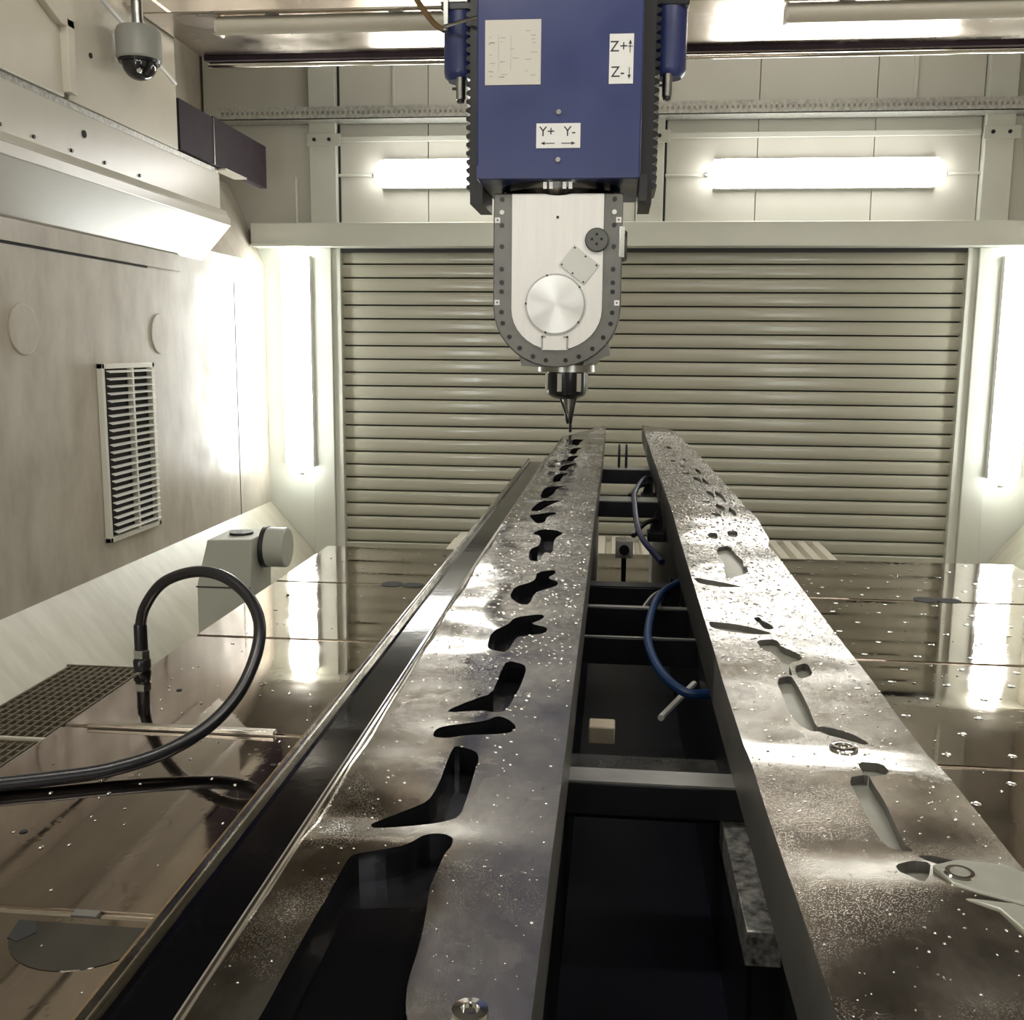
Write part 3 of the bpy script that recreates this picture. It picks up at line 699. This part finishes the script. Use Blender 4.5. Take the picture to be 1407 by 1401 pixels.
# spray of coolant droplets standing on the metal
mat('droplet', (.62,.60,.56), .06, .85)
def droplets(n, pick, parent, seed, r0, r1):
    rnd = random.Random(seed); v = []; f = []; k = 0
    while k < n:
        q = pick(rnd)
        if q is None: continue
        x, y, z_ = q; r = rnd.uniform(r0, r1)*(.6+.5*rnd.random())*min(1.,max(.3,(y-.1)/1.2)); n0 = len(v)
        e = rnd.uniform(.8,1.5)
        for ring, hh in ((1.,0.),(.72,.32)):
            for i in range(6):
                a = PI/3*i+ring; v.append((x+r*ring*math.cos(a), y+r*e*ring*math.sin(a), z_+r*hh))
        v.append((x,y,z_+r*.46))
        for i in range(6):
            j = (i+1)%6; f.append((n0+i,n0+j,n0+6+j,n0+6+i)); f.append((n0+6+i,n0+6+j,n0+12))
        k += 1
    me = bpy.data.meshes.new('water_droplets'); me.from_pydata(v, [], f); me.materials.append(M['droplet'])
    me.polygons.foreach_set('use_smooth', [True]*len(me.polygons))
    o = put('water_droplets', me, parent); o['kind'] = 'stuff'
def on_spar(out, pks, h, dist):
    x0 = min(p[0] for p in out)+.003; x1 = max(p[0] for p in out)-.003
    def pick(rnd):
        x = rnd.uniform(x0,x1); y = dist(rnd)
        if not inside((x,y),out) or any(inside((x,y),p) for p in pks): return None
        return x, y, -.3+h(x,y)
    return pick
droplets(4200, on_spar(outR,pkR,hR,lambda q: q.uniform(1.0,3.8) if q.random()<.92 else q.uniform(.42,1.1)), tr, 1, .0013, .0032)
droplets(1900, on_spar(outL,pkL,hL,lambda q: q.uniform(.95,3.3) if q.random()<.85 else q.uniform(.42,1.0)), tl, 2, .0011, .0028)
def on_table(rnd):
    x = rnd.uniform(-1.0,-.27) if rnd.random()<.5 else rnd.uniform(.29,1.38)
    y = rnd.uniform(.9,3.65)
    if any(abs(y-s_)<.012 for s_ in ys): return None
    return x, y, TZ+.0005
droplets(420, on_table, tab, 3, .0018, .0042)

# ================================================================ FIXTURE UNDER THE SPARS
t = thing('clamping_fixture','dark steel clamping fixture frame carrying the two spars','fixture',(.04,1.7,TZ))
MB().box(-.185,-.042,.15,3.3,TZ,-.36).build('rail','fixture_black',t)
MB().box(.124,.243,.15,3.3,TZ,-.36).build('rail','fixture_black',t)
MB().box(-.042,.124,.15,2.2,-.66,-.64).build('shade_sheet','shade_navy',t)  # added dark sheet; the shade between the rails is put into its colour
for yA,yB,zt_,hh,mt in ((3.13,3.22,-.362,.045,'fixture_grey'),(2.46,2.54,-.362,.04,'fixture_grey'),(1.80,1.84,-.42,.05,'fixture_black'),(1.57,1.585,-.40,.05,'fixture_grey'),(1.40,1.408,-.40,.04,'fixture_grey'),(1.02,1.12,-.46,.03,'fixture_wet'),(.822,.852,-.362,.03,'fixture_grey'),(.50,.53,-.50,.03,'fixture_black')):
    cb = MB().box(-.042,.124,yA,yB,zt_-hh,zt_-.002).build('crossbar','fixture_black',t,bevel=.001)
    MB().box(-.042,.124,yA+.001,yB-.001,zt_-.002,zt_).build('top_face',mt,cb)  # tops mostly paler than the black fronts: light from above put into colour
MB().box(.099,.1235,.66,.84,-.42,-.3935).build('support_strip','wet_speckled',t,bevel=.001)
MB().box(.02,.052,.56,.62,-.52,-.48).box(.028,.032,.56,.565,-.48,-.465).build('slide_block','fixture_black',t,bevel=.002)
MB().box(-.015,.025,.79,.83,-.62,-.612).build('pad','wet_speckled',t)
MB().box(.105,.123,.35,.45,-.40,-.37).build('bracket','bright_blue',t)
for dx in (0,.022):
    tag(MB().lathe([(.004,-.3615),(.004,-.292),(.0025,-.288)],(.018+dx,3.17,0),'z',8).build('locating_pin','black_metal'),'slim black locating pin on the farthest crossbar, '+('right' if dx else 'left')+' of two','pin','locating pins on the crossbar')

def clamp(x,y,z_,label):
    t = thing('toggle_clamp',label,'clamp',(x,y,z_),'toggle clamps between the spars')
    MB().box(x-.02,x+.02,y-.03,y+.03,z_,z_+.02).build('base','black_metal',t,bevel=.002)
    MB().prism([(x-.016,z_+.02),(x+.016,z_+.02),(x+.016,z_+.055),(x,z_+.07)],'y',y-.01,y+.01).build('bracket','black_metal',t)
    MB().tube([(x,y-.01,z_+.05),(x-.03,y-.05,z_+.045),(x-.055,y-.12,z_+.03)],.006,8,4).build('handle','steel',t)
clamp(.1035,3.02,-.44,'dark toggle clamp between the spar tips, farthest from the camera')
clamp(.1035,2.38,-.44,'dark toggle clamp between the spars below the looped navy hose')
clamp(.1035,1.735,-.455,'dark toggle clamp between the spars beside the blue hose')
tag(MB().tube([(.118,3.0,-.37),(.085,2.81,-.35),(.055,2.50,-.346),(.051,2.33,-.348),(.057,2.03,-.365),(.095,1.88,-.39)],.006,10).build('air_hose','hose_navy'),'dark navy air hose looping between the spars near their tips','hose')
tag(MB().tube([(.118,1.723,-.39),(.076,1.586,-.385),(.053,1.372,-.386),(.062,1.226,-.388),(.088,1.146,-.39),(.118,1.143,-.39)],.0058,10).build('air_hose','hose_blue'),'bright blue air hose curving between the spars','hose')
tag(MB().tube([(.066,1.215,-.448),(.118,1.365,-.452)],.0042,8).build('stick','white_stick'),'thin white stick lying slanted between the spars','stick')
tag(MB().box(-.022,.010,1.175,1.205,-.47,-.448).build('wooden_block','wood_block',bevel=.002),'small pale wooden block lying between the spars','block')
t = thing('switch_box','small white switch box with black knob, beyond the crossbars','switch box',(.037,2.9,TZ))
MB().box(.012,.062,2.86,2.92,-.585,-.535).build('box','white_plastic',t,bevel=.003)
MB().cyl((.037,2.848,-.56),'y',.014,.014,14).build('knob','black_rubber',t)
MB().box(.03,.044,2.885,2.9,TZ,-.585).build('stand','fixture_black',t)

# ================================================================ MILLING RAM AND HEAD
XC = -.206
t = thing('milling_ram','blue milling ram with pale swivel head above the left spar tip','milling machine',(XC,3.77,.5))
MB().box(-.477,.065,3.5,4.06,.557,2.2).build('ram_body','blue_paint',t,bevel=.006)
MB().box(-.475,.0,3.49,3.5,.5585,.60).box(-.473,.062,3.496,3.5,.56,.575).build('lower_flange','blue_paint',t)
for sx in (-1,1):
    x_in = XC+sx*.271; x_out = XC+sx*.315
    rb = MB(); rb.box(min(x_in,x_out),max(x_in,x_out),3.66,3.95,.5,2.0)
    bl = rb.build('side_rack','black_rubber',t)
    tooth = MB().prism([(x_out,-.012),(x_out+sx*.017,-.004),(x_out+sx*.017,.006),(x_out,.014)],'y',3.68,3.93).mesh('tooth','black_metal')
    for i in range(25): put('tooth', tooth, bl, 0., (0,0,.56+i*.0285))
    xm = XC+sx*.365
    cy = MB().lathe([(.045,.935),(.057,.95),(.06,.965),(.06,1.16)],(xm,3.78,0),'z',28).build('drive_cylinder','blue_paint',t)
    MB().lathe([(.014,.865),(.017,.867),(.017,.94)],(xm-sx*.005,3.74,0),'z',14).build('plunger','steel',cy)
    MB().lathe([(.0135,.857),(.0135,.872)],(xm-sx*.005,3.74,0),'z',14).build('black_tip','black_rubber',cy)
    MB().box(xm-sx*.005-.03,xm-sx*.005-.012,3.735,3.745,.90,.908).build('side_pin','black_metal',cy)
    MB().box(xm-.062,xm+.062,3.72,3.86,1.16,1.5).build('motor','black_metal',cy,bevel=.004)
    MB().box(xm-.065,xm+.065,3.715,3.87,1.185,1.195).box(xm-.065,xm+.065,3.715,3.87,1.215,1.222).build('band','steel',cy)
MB().box(-.62,-.605,3.70,3.715,1.09,1.5).build('cable_bracket','steel',t)
MB().tube([(-.78,3.8,1.3),(-.72,3.75,1.2),(-.66,3.72,1.12),(-.62,3.71,1.09)],.01,8).build('cable','sealant',t)
MB().tube([(-.62,3.70,1.10),(-.477,3.60,1.10)],.006,8).build('rod','steel',t)
for x,z in ((-.205,.768),(-.205,.618)): MB().cyl((x,3.492,z),'y',.008,.01,12).build('plug','steel',t)
MB().box(.064,.09,3.52,3.6,.50,.575).build('corner_bracket','black_metal',t)
# placards
pl = MB().box(-.449,-.266,3.497,3.4985,.855,1.056).build('placard','paper',t,label='white placard with faint print')
random.seed(11)
fp = MB()
for i in range(26):
    x = random.choice((-.435,-.40,-.36,-.32,-.295))+random.uniform(-.006,.006); z = random.uniform(.868,.985) if random.random()<.75 else random.uniform(.985,1.03)
    fp.box(x,x+random.uniform(.006,.022),3.4964,3.497,z,z+.0022)
for x in (-.405,-.365): fp.box(x,x+.0012,3.4964,3.497,.9,1.01)
o = fp.build('faint_print','print_faint',pl); o['kind'] = 'stuff'
def arrow(mb,x,z,dx,dz,L_,y=3.4958):
    w1, w2, hl = .0012, .0055, .013
    px_, pz_ = -dz, dx
    tip = (x+dx*L_/2, z+dz*L_/2); tail = (x-dx*L_/2, z-dz*L_/2); nk = (tip[0]-dx*hl, tip[1]-dz*hl)
    mb.prism([(tail[0]+px_*w1,tail[1]+pz_*w1),(nk[0]+px_*w1,nk[1]+pz_*w1),(nk[0]+px_*w2,nk[1]+pz_*w2),tip,(nk[0]-px_*w2,nk[1]-pz_*w2),(nk[0]-px_*w1,nk[1]-pz_*w1),(tail[0]-px_*w1,tail[1]-pz_*w1)],'y',y,y+.001)
za = MB().box(-.044,.034,3.497,3.4985,.853,1.006).build('axis_label','sticker_white',t,label='white label with Z plus and Z minus arrows')
text('Z+', -.014, 3.4965, .966, .047, za); text('Z-', -.016, 3.4965, .888, .047, za)
a = MB(); arrow(a,.0225,.968,0,1,.04); a.box(.0145,.0305,3.4958,3.4968,.9665,.9685); arrow(a,.021,.885,0,-1,.036); a.build('arrow','print_black',za)
ya_ = MB().box(-.278,-.133,3.497,3.4985,.655,.733).build('axis_label','sticker_white',t,label='white label with Y plus and Y minus arrows')
text('Y+', -.243, 3.4965, .706, .044, ya_); text('Y-', -.168, 3.4965, .706, .044, ya_)
a = MB(); arrow(a,-.24,.670,-1,0,.046); arrow(a,-.172,.670,1,0,.046); a.build('arrow','print_black',ya_)

# collar
co = MB().lathe([(.185,.505),(.200,.522),(.21,.535),(.21,.557)],(XC,3.735,0),'z',48).build('collar','dark_chrome',t)
for x in (-.255,-.235,-.19,-.17): MB().box(x,x+.012,3.525,3.535,.53,.552).build('bright_insert','chrome',co)

# swivel head: U shaped steel body, pale face, disc, plates and bolts
def ushape(hw, ztop, zc, zb, n=18):
    P = [(XC+hw,ztop)]
    for k in range(n+1):
        a = -PI*k/n; P.append((XC+hw*math.cos(a), zc+(zc-zb)*math.sin(a)))
    return P + [(XC-hw,ztop)]
hd = MB().prism(ushape(.219,.520,.145,-.062),'y',3.555,3.98).build('swivel_head','head_steel',t,bevel=.004)
MB().prism(ushape(.155,.517,.135,-.003),'y',3.545,3.556).build('face_plate','head_face',hd,bevel=.001)
MB().lathe([(.103,0),(.103,.006),(.097,.006),(.097,.002)],(-.21,3.539,.152),'y',40).build('disc_groove','steel',hd)
MB().lathe([(.097,.0),(.097,.008)],(-.21,3.536,.152),'y',48).build('round_disc','brushed_disc',hd)
for k in range(5):
    a = math.radians(35+72*k); MB().cyl((-.21+.1*math.cos(a),3.5355,.152+.1*math.sin(a)),'y',.004,.004,8).build('screw','black_metal',hd)
kb = MB().lathe([(.036,0),(.04,.004),(.04,.014)],(-.073,3.531,.365),'y',28).build('round_port','port_grey',hd)
for dx,dz in ((0,.018),(-.016,.002),(.016,.002),(0,-.014)): MB().cyl((-.073+dx,3.5295,.365+dz),'y',.005,.003,8).build('port_hole','dark_gap',kb)
ca, sa = math.cos(math.radians(-38)), math.sin(math.radians(-38))
def dia(u,v): return (-.131+u*ca-v*sa, .283+u*sa+v*ca)
dp = MB().prism([dia(-.055,-.042),dia(.055,-.042),dia(.055,.042),dia(-.055,.042)],'y',3.541,3.546).build('diamond_plate','plate_grey',hd,bevel=.001)
for u in (-.047,0,.047):
    for v in (-.035,.035):
        q = dia(u,v); MB().cyl((q[0],3.539,q[1]),'y',.0035,.003,8).build('screw','black_metal',dp)
lb = MB().box(-.254,-.166,3.542,3.547,-.002,.045).build('lower_bracket','head_face',hd)
MB().box(-.256,-.25,3.539,3.547,0,.046).box(-.17,-.164,3.539,3.547,0,.046).box(-.256,-.24,3.539,3.547,.04,.046).box(-.18,-.164,3.539,3.547,.04,.046).build('clip','steel',lb)
bolt = MB().lathe([(.008,0),(.008,.006)],(0,0,0),'y',10).mesh('bolt','black_metal')
for sx in (-1,1):
    for z in (.50,.415,.345,.27,.225,.195,.125): put('bolt', bolt, hd, 0., (XC+sx*.19,3.551,z))
    for a in (18,34,50,66,80): put('bolt', bolt, hd, 0., (XC+sx*.195*math.cos(math.radians(a)),3.551,.145-.185*math.sin(math.radians(a))))
    for z in (.432,.158):
        sq = MB().box(XC+sx*.205-.009,XC+sx*.205+.009,3.551,3.555,z-.009,z+.009).build('white_marker','sticker_white',hd)
        MB().cyl((XC+sx*.205,3.549,z),'y',.003,.003,8).build('dot','print_black',sq)
    MB().lathe([(.008,0),(.008,.003),(.005,.003)],(XC+sx*.19,3.551,.458),'y',14).build('white_ring','sticker_white',hd)
MB().cyl((XC,3.541,.44),'y',.005,.004,8).build('screw','black_metal',hd)
MB().lathe([(.05,-.012),(.056,0),(.05,.012)],(.018,3.70,.36),'x',24).build('side_boss','head_steel',hd)
MB().box(.002,.02,3.55,3.6,.31,.41).build('side_window','chrome',hd)
MB().prism([(-.34,-.005),(-.326,-.058),(-.24,-.062),(-.24,-.02)],'y',3.57,3.9).build('wing','head_steel',hd)
MB().prism([(-.11,-.02),(-.11,-.055),(-.05,-.03),(-.02,-.018),(-.028,.04)],'y',3.57,3.9).build('wing','head_steel',hd)
# spindle and tool
TX, TY = -.165, 3.77
sp = MB().lathe([(.105,-.08),(.105,-.055),(.12,-.04)],(TX-.012,TY,0),'z',32).build('spindle_collar','steel',t)
nose = MB().lathe([(.045,-.178),(.066,-.165),(.072,-.155),(.072,-.08)],(TX-.012,TY,0),'z',28).build('spindle_nose','black_metal',t)
for k in range(6):
    a = 2*PI*k/6+.2; MB().box(TX-.012+.071*math.cos(a)-.008,TX-.012+.071*math.cos(a)+.008,TY+.071*math.sin(a)-.008,TY+.071*math.sin(a)+.008,-.15,-.085).build('drive_key','chrome',nose)
tool = MB().lathe([(.008,-.27),(.014,-.26),(.019,-.215),(.026,-.178)],(TX-.002,TY,0),'z',18).build('tool_holder','steel',t)
MB().lathe([(.0045,-.302),(.0055,-.300),(.0055,-.268)],(TX+.004,TY,0),'z',12).build('cutter','black_metal',tool)
for dx in (-.03,.03): MB().tube([(TX-.005+dx,TY-.03,-.17),(TX+dx*.4,TY-.03,-.23),(TX+dx*.2,TY-.01,-.268)],.0045,8,5).build('coolant_nozzle','black_metal',tool)
